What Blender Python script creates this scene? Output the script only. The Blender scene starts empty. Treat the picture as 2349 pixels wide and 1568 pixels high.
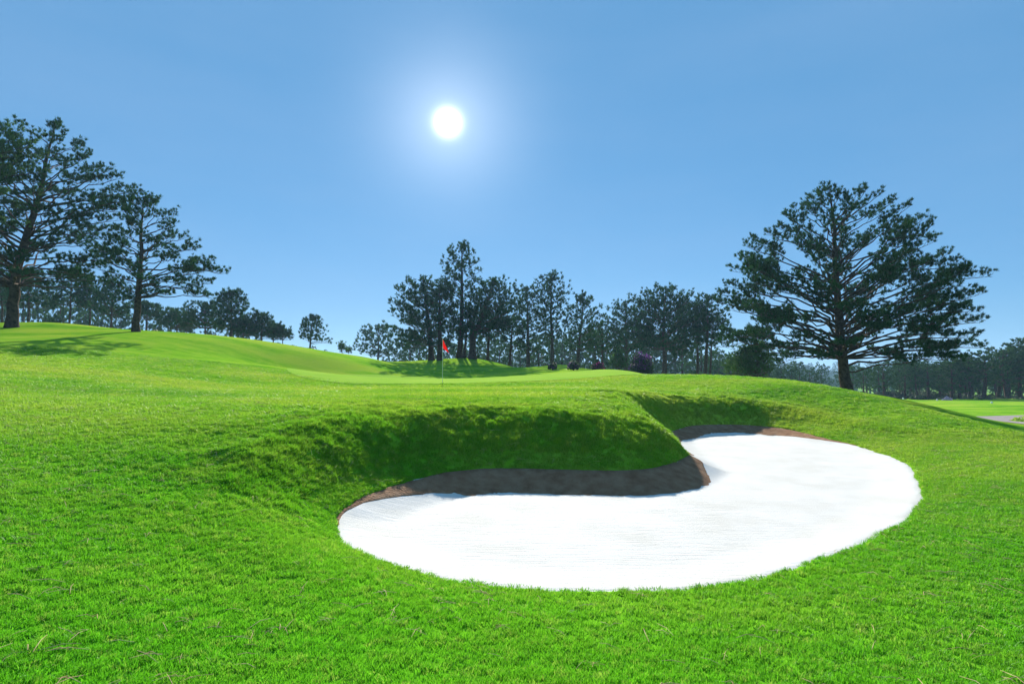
import bpy, math, random
import numpy as np

# ---------------------------------------------------------------- camera, world, sun, exposure
sc = bpy.context.scene
COL = sc.collection
W_PX, H_PX = 1024, 683
FPX = 1024*20/36
EYE = 1.6
PITCH = math.atan((368-341.5)/FPX)
cam_d = bpy.data.cameras.new("camera"); cam_d.lens = 20; cam_d.sensor_width = 36
cam_d.clip_start = .05; cam_d.clip_end = 9000
cam = bpy.data.objects.new("camera", cam_d); COL.objects.link(cam)
cam.location = (0, 0, EYE); cam.rotation_euler = (math.pi/2+PITCH, 0, 0)
sc.camera = cam

SUN_EL = math.radians(23.6)
SUN_AZ = math.radians(-6.55)          # measured from +Y towards +X
SUN_DIR = (math.sin(SUN_AZ)*math.cos(SUN_EL), math.cos(SUN_AZ)*math.cos(SUN_EL), math.sin(SUN_EL))
SKY_STRENGTH = .085
SKY_TINT = (.60, .74, .86)
world = bpy.data.worlds.new("World"); sc.world = world; world.use_nodes = True
nt = world.node_tree; nt.nodes.clear()
def N(tree, typ, **kw):
    n = tree.nodes.new(typ)
    for a, b in kw.items(): setattr(n, a, b)
    return n
out = N(nt, 'ShaderNodeOutputWorld'); bg = N(nt, 'ShaderNodeBackground'); bg.inputs[1].default_value = SKY_STRENGTH
sky = N(nt, 'ShaderNodeTexSky'); sky.sky_type = 'NISHITA'; sky.sun_disc = False
sky.sun_elevation = SUN_EL; sky.sun_rotation = SUN_AZ
sky.altitude = 1400; sky.air_density = 1.0; sky.dust_density = .1; sky.ozone_density = 2.5
mul = N(nt, 'ShaderNodeMix', data_type='RGBA', blend_type='MULTIPLY'); mul.inputs[0].default_value = 1
mul.inputs[7].default_value = (*SKY_TINT, 1)
nt.links.new(sky.outputs[0], mul.inputs[6])
even = N(nt, 'ShaderNodeMix', data_type='RGBA'); even.inputs[0].default_value = .76; even.inputs[7].default_value = (.60, 1.86, 3.38, 1)
nt.links.new(mul.outputs[2], even.inputs[6])
# faint high veil, uneven over the sky
tcv = N(nt, 'ShaderNodeTexCoord'); mpv = N(nt, 'ShaderNodeMapping'); mpv.inputs['Scale'].default_value = (1.2, 1.2, 5); mpv.inputs['Rotation'].default_value = (.15, .25, 0)
nt.links.new(tcv.outputs['Generated'], mpv.inputs[0]); nv = N(nt, 'ShaderNodeTexNoise'); nv.inputs['Scale'].default_value = 1.6; nv.inputs['Detail'].default_value = 6; nt.links.new(mpv.outputs[0], nv.inputs['Vector'])
rv = N(nt, 'ShaderNodeMapRange'); rv.inputs[1].default_value = .35; rv.inputs[2].default_value = .75; rv.inputs[3].default_value = 0; rv.inputs[4].default_value = .22; nt.links.new(nv.outputs[0], rv.inputs[0])
veil = N(nt, 'ShaderNodeMix', data_type='RGBA'); veil.inputs[7].default_value = (1.75, 2.75, 4.3, 1); nt.links.new(rv.outputs[0], veil.inputs[0]); nt.links.new(even.outputs[2], veil.inputs[6]); nt.links.new(veil.outputs[2], bg.inputs[0])
# the sun itself, seen in the sky: a small disc and its bright halo
tc = N(nt, 'ShaderNodeTexCoord'); dot = N(nt, 'ShaderNodeVectorMath', operation='DOT_PRODUCT')
dot.inputs[1].default_value = SUN_DIR; nt.links.new(tc.outputs['Generated'], dot.inputs[0])
ac = N(nt, 'ShaderNodeMath', operation='ARCCOSINE'); nt.links.new(dot.outputs['Value'], ac.inputs[0])
def falloff(r0, r1, amp, pw):
    m = N(nt, 'ShaderNodeMapRange'); m.inputs[1].default_value = math.radians(r0); m.inputs[2].default_value = math.radians(r1)
    m.inputs[3].default_value = 1; m.inputs[4].default_value = 0
    nt.links.new(ac.outputs[0], m.inputs[0])
    p = N(nt, 'ShaderNodeMath', operation='POWER'); p.inputs[1].default_value = pw; nt.links.new(m.outputs[0], p.inputs[0])
    q = N(nt, 'ShaderNodeMath', operation='MULTIPLY'); q.inputs[1].default_value = amp; nt.links.new(p.outputs[0], q.inputs[0])
    return q
f1 = falloff(.2, 3.4, 3.6, 6.5); f2 = falloff(0, 17, .24, 3.6)
ad = N(nt, 'ShaderNodeMath', operation='ADD'); nt.links.new(f1.outputs[0], ad.inputs[0]); nt.links.new(f2.outputs[0], ad.inputs[1])
bg2 = N(nt, 'ShaderNodeBackground'); bg2.inputs[0].default_value = (1, 1, 1, 1); nt.links.new(ad.outputs[0], bg2.inputs[1])
ash = N(nt, 'ShaderNodeAddShader'); nt.links.new(bg.outputs[0], ash.inputs[0]); nt.links.new(bg2.outputs[0], ash.inputs[1])
nt.links.new(ash.outputs[0], out.inputs[0])
sun_d = bpy.data.lights.new("sun", 'SUN'); sun_d.energy = 5.0; sun_d.angle = math.radians(.5); sun_d.color = (1, .93, .82)
sun = bpy.data.objects.new("sun", sun_d); COL.objects.link(sun)
sun.rotation_euler = (math.pi/2-SUN_EL, 0, math.pi-SUN_AZ)   # shines from SUN_DIR
sun.location = (0, 0, 60)
sc.view_settings.view_transform = 'Standard'; sc.view_settings.look = 'None'
sc.view_settings.exposure = 1.15; sc.view_settings.gamma = 1; sc.view_settings.use_curve_mapping = False
sc.cycles.use_denoising = True
sc.cycles.max_bounces = 6; sc.cycles.diffuse_bounces = 2; sc.cycles.transmission_bounces = 3; sc.cycles.volume_bounces = 0
sc.cycles.transparent_max_bounces = 6

# ---------------------------------------------------------------- terrain heights
def ray(px,py):
    u=(px-512)/FPX; v=-(py-341.5)/FPX
    c,s=math.cos(PITCH),math.sin(PITCH)
    return u, c-s*v, s+c*v
def at(px,py,Y):
    a,b,c=ray(px,py); k=Y/b
    return a*k, Y, EYE+c*k
def atz(px,py,z):
    a,b,c=ray(px,py); k=(z-EYE)/c
    return a*k, b*k, z
def proj(x,y,z):
    z=z-EYE; c,s=math.cos(PITCH),math.sin(PITCH)
    d=y*c+z*s; w=-y*s+z*c
    return 512+FPX*x/d, 341.5-FPX*w/d
CP=[at(*p) for p in [
 # left hill crest and face
 (-60,320,50),(0,322.5,50),(60,322.5,50),(131,329.5,50),(218,336,53),(305,347.5,57),(342,353,60),(372,358,62),
 (0,334,38),(135,337,38),(230,345,42),(330,358,46),(0,350,26),(130,358,28),(260,364,32),(-120,345,28),
 (-120,330,45),
 # behind the green
 (412,362.3,70),(437,360,73),(472,357.8,75),(490,361,74),(501,364,73),(525,368.3,68),(400,366,62),(440,367,64),(475,367,64),(520,370.5,58),
 (583,369.0,52),(583,369.6,60),(610,371.5,46),(610,372,54),(629,372,40),(629,374,50),(644,374,37),(658,376.6,34),(677,377.6,31),(716,377.2,29),(660,381,44),
 (754,378,27),(785,380,25),(800,381.3,24),(834,387.5,22),(850,391,21),(880,398,20),(911,406.5,18.5),(938,413,17.6),(965,420,16.7),(995,427.5,15.8),(1024,435,15),(1080,449,14),(965,430,21),(1024,449,19),(911,417,23),(880,409,24),(850,402,26),
 # green
 (442,383,26),(442,375.8,48),(300,372,40),(560,374,40),(300,385,24),(560,384,24),(640,383,24),(250,395,16),(420,394,16),(560,395,16),(640,392,18),(700,386,23),
 # bank tops
 (420,410.5,11.7),(500,405.5,12.75),(600,405,13.2),(340,420,10),
 (690,397.5,20),(750,399,20.2),(800,405,19.5),(850,415,18),
 (900,440,14.5),(1000,455,12),(1024,500,8.4),(960,520,7.4),(1024,600,5)]]
CP+=[(-2,0,0),(2,0,-.02),(0,-6,.1),(-8,-4,.3),(8,-4,-.2),(0,2.5,-.03),(-1.2,4.6,-.22),(.6,4.3,-.30),(2.2,4.4,-.32),(4,5,-.36),(6,6.5,-.38),(-3.4,7.2,.15),(-2.6,5.5,-.08),
 (-5,4,.25),(-8,8,.75),(-4.6,9,.62),(-14,8,1.2),(-20,0,1.2),(6.8,5,-.4),(10,4,-.5),(14,0,-.8),(14,9,-.7),(20,4,-1.3),
 # right low ground
 (21,34,-.9),(25,42,-.1),(19,25,-2.0),(24,27,-1.62),(27,30,-1.72),(25.3,36,-.72),(25.8,32.5,-1.2),(33,36,-2.3),(40,60,-3.2),(55,60,-3.3),(30,60,-2.9),(40,78,-3.4),(70,80,-3.4),(62,95,-3.5),(84,95,-3.6),(84,108,-3.9),(84,60,-3.4),(30,18,-2.3),(26,12,-1.8),(40,30,-3),(60,45,-4),(15,30,-.2),(12,40,-.6),
 (20,55,-2.2),(10,60,-.8),(20,80,-3.4),(50,80,-3.4),(56,92,-3.0),(66,110,-4.4),(5,95,-2),(20,110,-6),
 # behind the crests
 (-10,92,1),(-30,80,1),(-45,64,2.2),(-70,64,3.0),(-60,90,-1),(-20,110,-3),(-90,60,3.2),(-60,30,4.6),(-40,8,2.6),(-60,-5,2.6)]
CP=np.array(CP)
_S=20.
def _phi(r2): return .5*r2*np.log(r2+1e-9)
def _solve():
    P=CP[:,:2]/_S; n=len(P)
    K=_phi(((P[:,None]-P[None])**2).sum(2))+np.eye(n)*3e-4
    A=np.zeros((n+3,n+3)); A[:n,:n]=K; A[:n,n]=1; A[:n,n+1:]=P; A[n,:n]=1; A[n+1:,:n]=P.T
    return P,np.linalg.solve(A,np.r_[CP[:,2],0,0,0])
_P,_W=_solve()
def sstep(a,b,x):
    t=np.clip((x-a)/(b-a),0,1); return t*t*(3-2*t)
def base(x,y):
    x=np.asarray(x,float); y=np.asarray(y,float); sh=x.shape; x=x.ravel(); y=y.ravel()
    out=np.empty(len(x))
    xc=np.clip(x,-95,85); yc=np.clip(y,-12,112)
    for i in range(0,len(x),40000):
        q=np.stack([xc[i:i+40000],yc[i:i+40000]],1)/_S
        out[i:i+40000]=_phi(((q[:,None]-_P[None])**2).sum(2))@_W[:len(_P)]+_W[len(_P)]+q@_W[len(_P)+1:]
    r=np.hypot(x,y)
    f=sstep(130,220,r)
    far=-9-6*sstep(120,420,r)+3*np.sin(x/61+1)*np.cos(y/83)
    return (out*(1-f)+far*f).reshape(sh)
# sand outline: disp coords (2349 wide), z of the grass/sand edge, bank width
k=1024/2349.
OUT=[(775,1195,-.36,1.3),(785,1165,-.30,1.5),(830,1137,-.26,1.8),(900,1113,-.24,2.0),(960,1096,-.22,2.1),(1030,1082,-.20,2.2),(1120,1074,-.2,2.3),(1250,1075,-.2,2.3),(1400,1078,-.2,2.2),(1480,1074,-.2,2.0),(1540,1062,-.18,1.7),(1578,1043,-.17,1.3)]
OUTW=[(atz(a*k,b*k,z)[0],atz(a*k,b*k,z)[1],z,w) for a,b,z,w in OUT]
OUTW+=[(3.62,11.9,-.17,1.1),(3.72,12.7,-.22,1.2),(3.9,14,-.3,1.4),(4.3,16,-.3,1.6)]
OUT2=[(1545,986,-.25,1.5),(1600,974,-.24,1.5),(1700,973,-.24,1.6),(1800,982,-.26,1.8),(1870,999,-.33,2.0),(1960,1020,-.38,2.4),(2040,1045,-.40,2.8),(2095,1080,-.42,3),(2112,1130,-.42,3),(2095,1175,-.42,2.5),(2040,1215,-.42,2),(1950,1255,-.42,1.6),(1850,1290,-.42,1.4),(1750,1322,-.42,1.3),(1650,1342,-.42,1.2),(1500,1356,-.42,1.2),(1350,1357,-.42,1.2),(1200,1350,-.42,1.2),(1050,1332,-.42,1.2),(950,1307,-.41,1.2),(870,1280,-.4,1.2),(810,1250,-.39,1.2),(782,1220,-.38,1.2)]
OUTW+=[(atz(a*k,b*k,z)[0],atz(a*k,b*k,z)[1],z,w) for a,b,z,w in OUT2]
def resample(P,n):
    P=np.array(P); m=len(P); out=[]
    for i in range(m):
        p0,p1,p2,p3=P[i-1],P[i],P[(i+1)%m],P[(i+2)%m]
        for t in np.linspace(0,1,12,endpoint=False):
            out.append(.5*((2*p1)+(-p0+p2)*t+(2*p0-5*p1+4*p2-p3)*t*t+(-p0+3*p1-3*p2+p3)*t**3))
    out=np.array(out); c=np.vstack([out,out[:1]]); L=np.r_[0,np.cumsum(np.hypot(*np.diff(c[:,:2],axis=0).T))]
    s=np.linspace(0,L[-1],n,endpoint=False)
    return np.stack([np.interp(s,L,c[:,j]) for j in range(4)],1)
POLY=resample(OUTW,420)
def _rag():
    n=len(POLY); T=np.roll(POLY[:,:2],-1,0)-np.roll(POLY[:,:2],1,0); T/=np.linalg.norm(T,axis=1,keepdims=True); g=np.random.default_rng(4); d=np.zeros(n)
    for k,a in ((24,.016),(60,.016),(140,.012)):
        v=g.normal(0,1,k); d+=a*np.interp(np.arange(n),np.linspace(0,n,k+1),np.r_[v,v[0]])
    POLY[:,0]+=-T[:,1]*d; POLY[:,1]+=T[:,0]*d
_rag()
def sdf(x,y):
    """signed distance (inside negative), edge z, bank width, by nearest outline point"""
    A=POLY; B=np.roll(POLY,-1,0); E=B[:,:2]-A[:,:2]; EE=(E**2).sum(1)
    n=len(x); D=np.empty(n); ze=np.empty(n); wd=np.empty(n); ins=np.zeros(n,bool)
    for i in range(0,n,20000):
        X=x[i:i+20000,None]-A[None,:,0]; Y=y[i:i+20000,None]-A[None,:,1]
        t=np.clip((X*E[:,0]+Y*E[:,1])/EE,0,1)
        dd=(X-t*E[:,0])**2+(Y-t*E[:,1])**2
        j=dd.argmin(1); r=np.arange(len(j)); D[i:i+20000]=np.sqrt(dd[r,j])
        # smooth edge attributes: weight by inverse distance
        w=1/(dd+.05)**2.5; w/=w.sum(1,keepdims=True)
        ze[i:i+20000]=(w*A[None,:,2]).sum(1); wd[i:i+20000]=(w*A[None,:,3]).sum(1)
        y0,y1=A[:,1],B[:,1]; yy=y[i:i+20000,None]
        c=((y0>yy)!=(y1>yy))&(x[i:i+20000,None]<A[:,0]+(yy-y0)/(y1-y0+1e-12)*(B[:,0]-A[:,0]))
        ins[i:i+20000]=c.sum(1)%2==1
    return np.where(ins,-D,D),ze,wd
def profile(t,x=0,y=0):
    t=np.clip(t,0,1); a=.45*np.sin(t*math.pi/2)+.25*t*t*(3-2*t)+.30*(1-(1-t)**2.2); b=1-(1-t)**2.6
    k=np.exp(-((x-3.2)**2/3.0+(y-12.5)**2/7)); return a*(1-k)+b*k
_vr=np.random.default_rng(3).uniform(-1,1,(256,256))
def vnoise(x,y,s):
    u=x/s+40; v=y/s+40; i=np.floor(u).astype(int); j=np.floor(v).astype(int); a=u-i; b=v-j; a=a*a*(3-2*a); b=b*b*(3-2*b)
    g=lambda p,q:_vr[p%256,q%256]
    return (g(i,j)*(1-a)+g(i+1,j)*a)*(1-b)+(g(i,j+1)*(1-a)+g(i+1,j+1)*a)*b
def height(x,y,sand=False):
    x=np.asarray(x,float); y=np.asarray(y,float); sh=x.shape; x=x.ravel(); y=y.ravel()
    z=base(x,y); z=z+(.024*vnoise(x,y,2.6)+.007*vnoise(x,y,.8))*np.clip((40-y)/25,0,1)
    m=(x>-8)&(x<14)&(y>1.5)&(y<24)
    if m.any():
        D,ze,wd=sdf(x[m],y[m]); b=z[m]
        o=ze+(b-ze)*profile(D/wd,x[m],y[m])+(.050*vnoise(x[m]+9,y[m],.55)+.028*vnoise(x[m],y[m]+7,.22))*np.clip(D/.25,0,1)*np.clip(2-D/wd,0,1)*sstep(.45,.85,b-ze)
        if sand:
            far=sstep(-.40,-.26,ze); w_in=.75
            g=(1-np.clip(-D/w_in,0,1))**1.3
            i=-.47+(ze+.47)*g
        else:
            i=ze-.02-.5*np.clip(-D/.15,0,1)
        z[m]=np.where(D>0,o,i)
    return z.reshape(sh)
# ---------------------------------------------------------------- helpers
rng = np.random.default_rng(7)
def mesh_obj(name, V, F, mat, parent=None, smooth=False):
    """V (n,3) array, F (m,k) int array of equal-sized faces, or a list of such arrays"""
    V = np.asarray(V, np.float32)
    Fs = F if isinstance(F, list) else [F]
    Fs = [np.asarray(f, np.int32) for f in Fs if len(f)]
    me = bpy.data.meshes.new(name)
    me.vertices.add(len(V)); me.vertices.foreach_set('co', V.ravel())
    loops = np.concatenate([f.ravel() for f in Fs]); tot = np.concatenate([np.full(len(f), f.shape[1], np.int32) for f in Fs])
    me.loops.add(len(loops)); me.loops.foreach_set('vertex_index', loops)
    me.polygons.add(len(tot)); st = np.r_[0, np.cumsum(tot)[:-1]].astype(np.int32)
    me.polygons.foreach_set('loop_start', st); me.polygons.foreach_set('loop_total', tot)
    if smooth: me.polygons.foreach_set('use_smooth', np.ones(len(tot), bool))
    me.materials.append(mat); me.update(calc_edges=True)
    o = bpy.data.objects.new(name, me); COL.objects.link(o)
    if parent: o.parent = parent
    return o
def empty(name, loc, label, cat, group=None):
    o = bpy.data.objects.new(name, None); COL.objects.link(o); o.location = loc; o.empty_display_size = .2
    o['label'] = label; o['category'] = cat
    if group: o['group'] = group
    return o
def tag(o, label=None, cat=None, kind=None, group=None):
    if label: o['label'] = label
    if cat: o['category'] = cat
    if kind: o['kind'] = kind
    if group: o['group'] = group
    return o
def grid_faces(nu, nv, wrap=False):
    i = np.arange(nu if wrap else nu-1)[:, None]; j = np.arange(nv-1)[None]
    a = i*nv+j; b = ((i+1) % nu)*nv+j
    return np.stack([a, b, b+1, a+1], -1).reshape(-1, 4)
class Tubes:
    """collects tapering tubes into one mesh"""
    def __init__(s): s.V = []; s.F = []; s.n = 0
    def add(s, P, R, k):
        P = np.asarray(P, float); m = len(P); R = np.asarray(R, float)
        T = np.gradient(P, axis=0); T /= np.linalg.norm(T, axis=1, keepdims=True)+1e-9
        up = np.array([0, 0, 1.]) if abs(T[0, 2]) < .8 else np.array([0, 1., 0])
        A = np.cross(T, up); A /= np.linalg.norm(A, axis=1, keepdims=True)+1e-9; B = np.cross(T, A)
        th = np.linspace(0, 2*math.pi, k, endpoint=False)
        ring = P[:, None]+R[:, None, None]*(A[:, None]*np.cos(th)[None, :, None]+B[:, None]*np.sin(th)[None, :, None])
        s.V.append(ring.reshape(-1, 3))
        i = np.arange(m-1)[:, None]*k; j = np.arange(k)[None]; j2 = (j+1) % k
        s.F.append(np.stack([i+j, i+j2, i+k+j2, i+k+j], -1).reshape(-1, 4)+s.n); s.n += m*k
    def build(s, name, mat, parent): return mesh_obj(name, np.concatenate(s.V), np.concatenate(s.F), mat, parent, True)

# ---------------------------------------------------------------- materials
def new_mat(name):
    m = bpy.data.materials.new(name); m.use_nodes = True; t = m.node_tree; t.nodes.clear()
    return m, t, N(t, 'ShaderNodeOutputMaterial')
def ramp(t, src, stops):
    r = N(t, 'ShaderNodeValToRGB'); e = r.color_ramp.elements
    while len(e) < len(stops): e.new(.5)
    for x, (p, c) in zip(e, stops): x.position = p; x.color = (*c, 1)
    t.links.new(src, r.inputs[0]); return r.outputs[0]
def noise(t, scale, detail=4, vec=None, rough=.55):
    n = N(t, 'ShaderNodeTexNoise'); n.inputs['Scale'].default_value = scale; n.inputs['Detail'].default_value = detail; n.inputs['Roughness'].default_value = rough
    if vec is not None: t.links.new(vec, n.inputs['Vector'])
    return n.outputs[0]
def mixc(t, f, a, b, typ='MIX'):
    m = N(t, 'ShaderNodeMix', data_type='RGBA', blend_type=typ)
    for s, v in ((0, f), (6, a), (7, b)):
        if hasattr(v, 'is_output'): t.links.new(v, m.inputs[s])
        elif s == 0: m.inputs[0].default_value = v
        else: m.inputs[s].default_value = (*v, 1)
    return m.outputs[2]
def leaf_shader(t, out, col, trans, tcol=None, rough=.5, spec=.25):
    p = N(t, 'ShaderNodeBsdfPrincipled'); p.inputs['Roughness'].default_value = rough; p.inputs['Specular IOR Level'].default_value = spec
    t.links.new(col, p.inputs['Base Color'])
    tr = N(t, 'ShaderNodeBsdfTranslucent'); t.links.new(tcol or col, tr.inputs[0])
    mx = N(t, 'ShaderNodeMixShader'); mx.inputs[0].default_value = trans
    t.links.new(p.outputs[0], mx.inputs[1]); t.links.new(tr.outputs[0], mx.inputs[2]); t.links.new(mx.outputs[0], out.inputs[0])
def simple(name, c1, c2, scale=6, rough=.8, bump=0, spec=.2, dist=.02):
    m, t, o = new_mat(name); g = N(t, 'ShaderNodeNewGeometry'); n = noise(t, scale, 5, g.outputs['Position'])
    p = N(t, 'ShaderNodeBsdfPrincipled'); p.inputs['Roughness'].default_value = rough; p.inputs['Specular IOR Level'].default_value = spec
    t.links.new(ramp(t, n, [(.3, c1), (.7, c2)]), p.inputs['Base Color'])
    if bump:
        b = N(t, 'ShaderNodeBump'); b.inputs['Strength'].default_value = bump; b.inputs['Distance'].default_value = dist
        n2 = noise(t, scale*5, 6, g.outputs['Position']); t.links.new(n2, b.inputs['Height']); t.links.new(b.outputs[0], p.inputs['Normal'])
    t.links.new(p.outputs[0], o.inputs[0]); return m
def turf_colour(t, fine=True):
    """large patches of greener and yellower turf over the whole course"""
    g = N(t, 'ShaderNodeNewGeometry'); P = g.outputs['Position']
    mp = N(t, 'ShaderNodeMapping'); mp.inputs['Scale'].default_value = (.6, 1.5, 1); t.links.new(P, mp.inputs[0])
    a = noise(t, .20, 5, mp.outputs[0]); c = ramp(t, a, [(.36, G_DARK), (.48, G_MID), (.62, G_YEL)])
    b = noise(t, 1.1, 5, P); c = mixc(t, ramp(t, b, [(.5, (0, 0, 0)), (.72, (.75, .75, .75))]), c, G_YEL)
    # greener, lusher turf on the low ground in front of the bunker
    sx = N(t, 'ShaderNodeSeparateXYZ'); t.links.new(P, sx.inputs[0])
    w = N(t, 'ShaderNodeMath', operation='MULTIPLY_ADD'); w.inputs[1].default_value = 7; t.links.new(noise(t, .45, 4, P), w.inputs[0]); t.links.new(sx.outputs[1], w.inputs[2])
    mr = N(t, 'ShaderNodeMapRange'); mr.inputs[1].default_value = 6.5; mr.inputs[2].default_value = 17; mr.inputs[3].default_value = .72; mr.inputs[4].default_value = 0; t.links.new(w.outputs[0], mr.inputs[0])
    return mixc(t, mr.outputs[0], c, G_LUSH), P
G_LUSH = (.100, .46, .012)
G_DARK = (.115, .320, .010); G_MID = (.225, .440, .022); G_YEL = (.370, .500, .045)

def make_turf():
    m, t, o = new_mat("turf"); c, P = turf_colour(t)
    f = noise(t, 38, 6, P, .7); c = mixc(t, ramp(t, f, [(.35, (.55, .55, .55)), (.65, (0, 0, 0))]), c, (.075, .22, .012))
    s = noise(t, 3.1, 6, P, .65); c = mixc(t, ramp(t, s, [(.60, (0, 0, 0)), (.76, (.5, .5, .5))]), c, (.42, .46, .13))
    p = N(t, 'ShaderNodeBsdfDiffuse'); t.links.new(c, p.inputs['Color'])
    b = N(t, 'ShaderNodeBump'); b.inputs['Strength'].default_value = .8; b.inputs['Distance'].default_value = .03
    t.links.new(noise(t, 22, 8, P, .75), b.inputs['Height']); t.links.new(b.outputs[0], p.inputs['Normal'])
    t.links.new(p.outputs[0], o.inputs[0]); return m
def make_green():
    m, t, o = new_mat("green_turf"); g = N(t, 'ShaderNodeNewGeometry'); P = g.outputs['Position']
    c = ramp(t, noise(t, .35, 4, P), [(.35, (.235, .42, .045)), (.65, (.30, .46, .06))])
    p = N(t, 'ShaderNodeBsdfDiffuse')
    t.links.new(c, p.inputs['Color']); t.links.new(p.outputs[0], o.inputs[0]); return m
def make_blade(name, dry=0):
    m, t, o = new_mat(name); c, P = turf_colour(t)
    g = N(t, 'ShaderNodeNewGeometry')
    c = mixc(t, ramp(t, g.outputs['Random Per Island'], [(0, (.6, .6, .6)), (.6, (0, 0, 0))]), c, (.05, .22, .008))
    oi = N(t, 'ShaderNodeObjectInfo')
    c = mixc(t, ramp(t, oi.outputs['Random'], [(.75, (0, 0, 0)), (1, (.45, .45, .45))]), c, (.45, .50, .10))
    leaf_shader(t, o, c, .5, rough=.5, spec=.16); return m
def make_needles(name, c1, c2, c3, trans=.3):
    m, t, o = new_mat(name); g = N(t, 'ShaderNodeNewGeometry')
    n = noise(t, .9, 3, g.outputs['Position'])
    c = ramp(t, n, [(.35, c1), (.6, c2)])
    c = mixc(t, ramp(t, g.outputs['Random Per Island'], [(.55, (0, 0, 0)), (1, (.8, .8, .8))]), c, c3)
    leaf_shader(t, o, c, trans, rough=.8, spec=0); return m
M_TURF = make_turf(); M_GREEN = make_green(); M_BLADE = make_blade("grass_blades")
M_NEEDLE = make_needles("pine_needles", (.012, .042, .013), (.028, .082, .024), (.060, .125, .038))
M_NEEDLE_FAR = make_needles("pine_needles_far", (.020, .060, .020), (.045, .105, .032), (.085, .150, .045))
M_NEEDLE_YOUNG = make_needles("young_needles", (.035, .085, .022), (.065, .14, .035), (.11, .18, .05))
M_BARK = simple("bark", (.035, .022, .015), (.11, .075, .052), 5, .95, 1, .1, .06)
def make_sand():
    m, t, o = new_mat("white_sand"); g = N(t, 'ShaderNodeNewGeometry'); P = g.outputs['Position']
    c = ramp(t, noise(t, 1.3, 5, P), [(.35, (.60, .585, .54)), (.62, (.68, .67, .64))])
    v = N(t, 'ShaderNodeTexVoronoi'); v.inputs['Scale'].default_value = 9; t.links.new(P, v.inputs['Vector'])
    spk = N(t, 'ShaderNodeMath', operation='LESS_THAN'); spk.inputs[1].default_value = .055; t.links.new(v.outputs['Distance'], spk.inputs[0])
    c = mixc(t, spk.outputs[0], c, (.25, .2, .15))
    p = N(t, 'ShaderNodeBsdfPrincipled'); p.inputs['Roughness'].default_value = .9; p.inputs['Specular IOR Level'].default_value = .1
    mp = N(t, 'ShaderNodeMapping'); mp.inputs['Scale'].default_value = (.5, 5, 1); mp.inputs['Rotation'].default_value = (0, 0, .16); t.links.new(P, mp.inputs[0])
    h = N(t, 'ShaderNodeMath', operation='ADD'); t.links.new(noise(t, 5, 4, mp.outputs[0]), h.inputs[0]); t.links.new(noise(t, 60, 5, P, .7), h.inputs[1])
    b = N(t, 'ShaderNodeBump'); b.inputs['Strength'].default_value = .8; b.inputs['Distance'].default_value = .012
    t.links.new(h.outputs[0], b.inputs['Height']); t.links.new(b.outputs[0], p.inputs['Normal'])
    t.links.new(c, p.inputs['Base Color']); t.links.new(p.outputs[0], o.inputs[0]); return m
M_SAND = make_sand()
M_FACE = simple("sand_face_painted_shade", (.21, .105, .055), (.35, .205, .120), 5, .95, 1, .05, .04)  # sand in the bank's shadow: the shade is put into this brown
M_PATH = simple("path_paving", (.24, .20, .19), (.32, .27, .26), 1.5, .85, .3)
M_HILL = simple("far_woodland", (.02, .045, .02), (.05, .09, .035), .03, 1, 1, 0, 6)

# ---------------------------------------------------------------- ground
def spaced(stops):
    """stops: (coordinate, step size there) -> increasing coordinates whose step size follows the stops"""
    xs = [stops[0][0]]
    while xs[-1] < stops[-1][0]:
        xs.append(xs[-1]+float(np.interp(xs[-1], [s[0] for s in stops], [s[1] for s in stops])))
    return np.array(xs)
gx = spaced([(-1500, 110), (-120, 4), (-40, .9), (-8, .22), (-5, .065), (9.4, .065), (13, .22), (40, .9), (120, 4), (1500, 110)])
gy = spaced([(-250, 40), (-20, 2), (0, .25), (3.5, .065), (21.5, .075), (26, .22), (60, .6), (110, 2), (200, 8), (2200, 130)])
GX, GY = np.meshgrid(gx, gy, indexing='ij')
GZ = height(GX, GY)
tag(mesh_obj("ground", np.stack([GX, GY, GZ], -1).reshape(-1, 3), grid_faces(len(gx), len(gy)), M_TURF, smooth=True), kind='structure', label='rolling green golf course turf around the bunker')

# sand floor: rings following the outline, the far rim of it is the brown face with the bank's shade painted in
def sand_meshes():
    c = np.array([2.6, 9.3]); n = len(POLY)
    jit = 1+.0*np.arange(n)
    # offset inwards along the normals for the first rings (face), then a triangulated inner grid
    g = .09
    xs = np.arange(POLY[:, 0].min()-.2, POLY[:, 0].max()+.2, g); ys = np.arange(POLY[:, 1].min()-.2, POLY[:, 1].max()+.2, g)
    X, Y = np.meshgrid(xs, ys, indexing='ij'); x = X.ravel(); y = Y.ravel()
    D, ze, wd = sdf(x, y)
    Z = height(x, y, sand=True); Z = np.where(D > 0, ze+0*Z-.015-.25*np.clip(D, 0, 1), Z)
    keep = D < .16
    F = grid_faces(len(xs), len(ys)); F = F[keep[F].all(1)]
    fx = x[F].mean(1); fy = y[F].mean(1); Df = D[F].mean(1); zef = ze[F].mean(1)
    return np.stack([x, y, Z], 1), F, Df, zef
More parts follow.
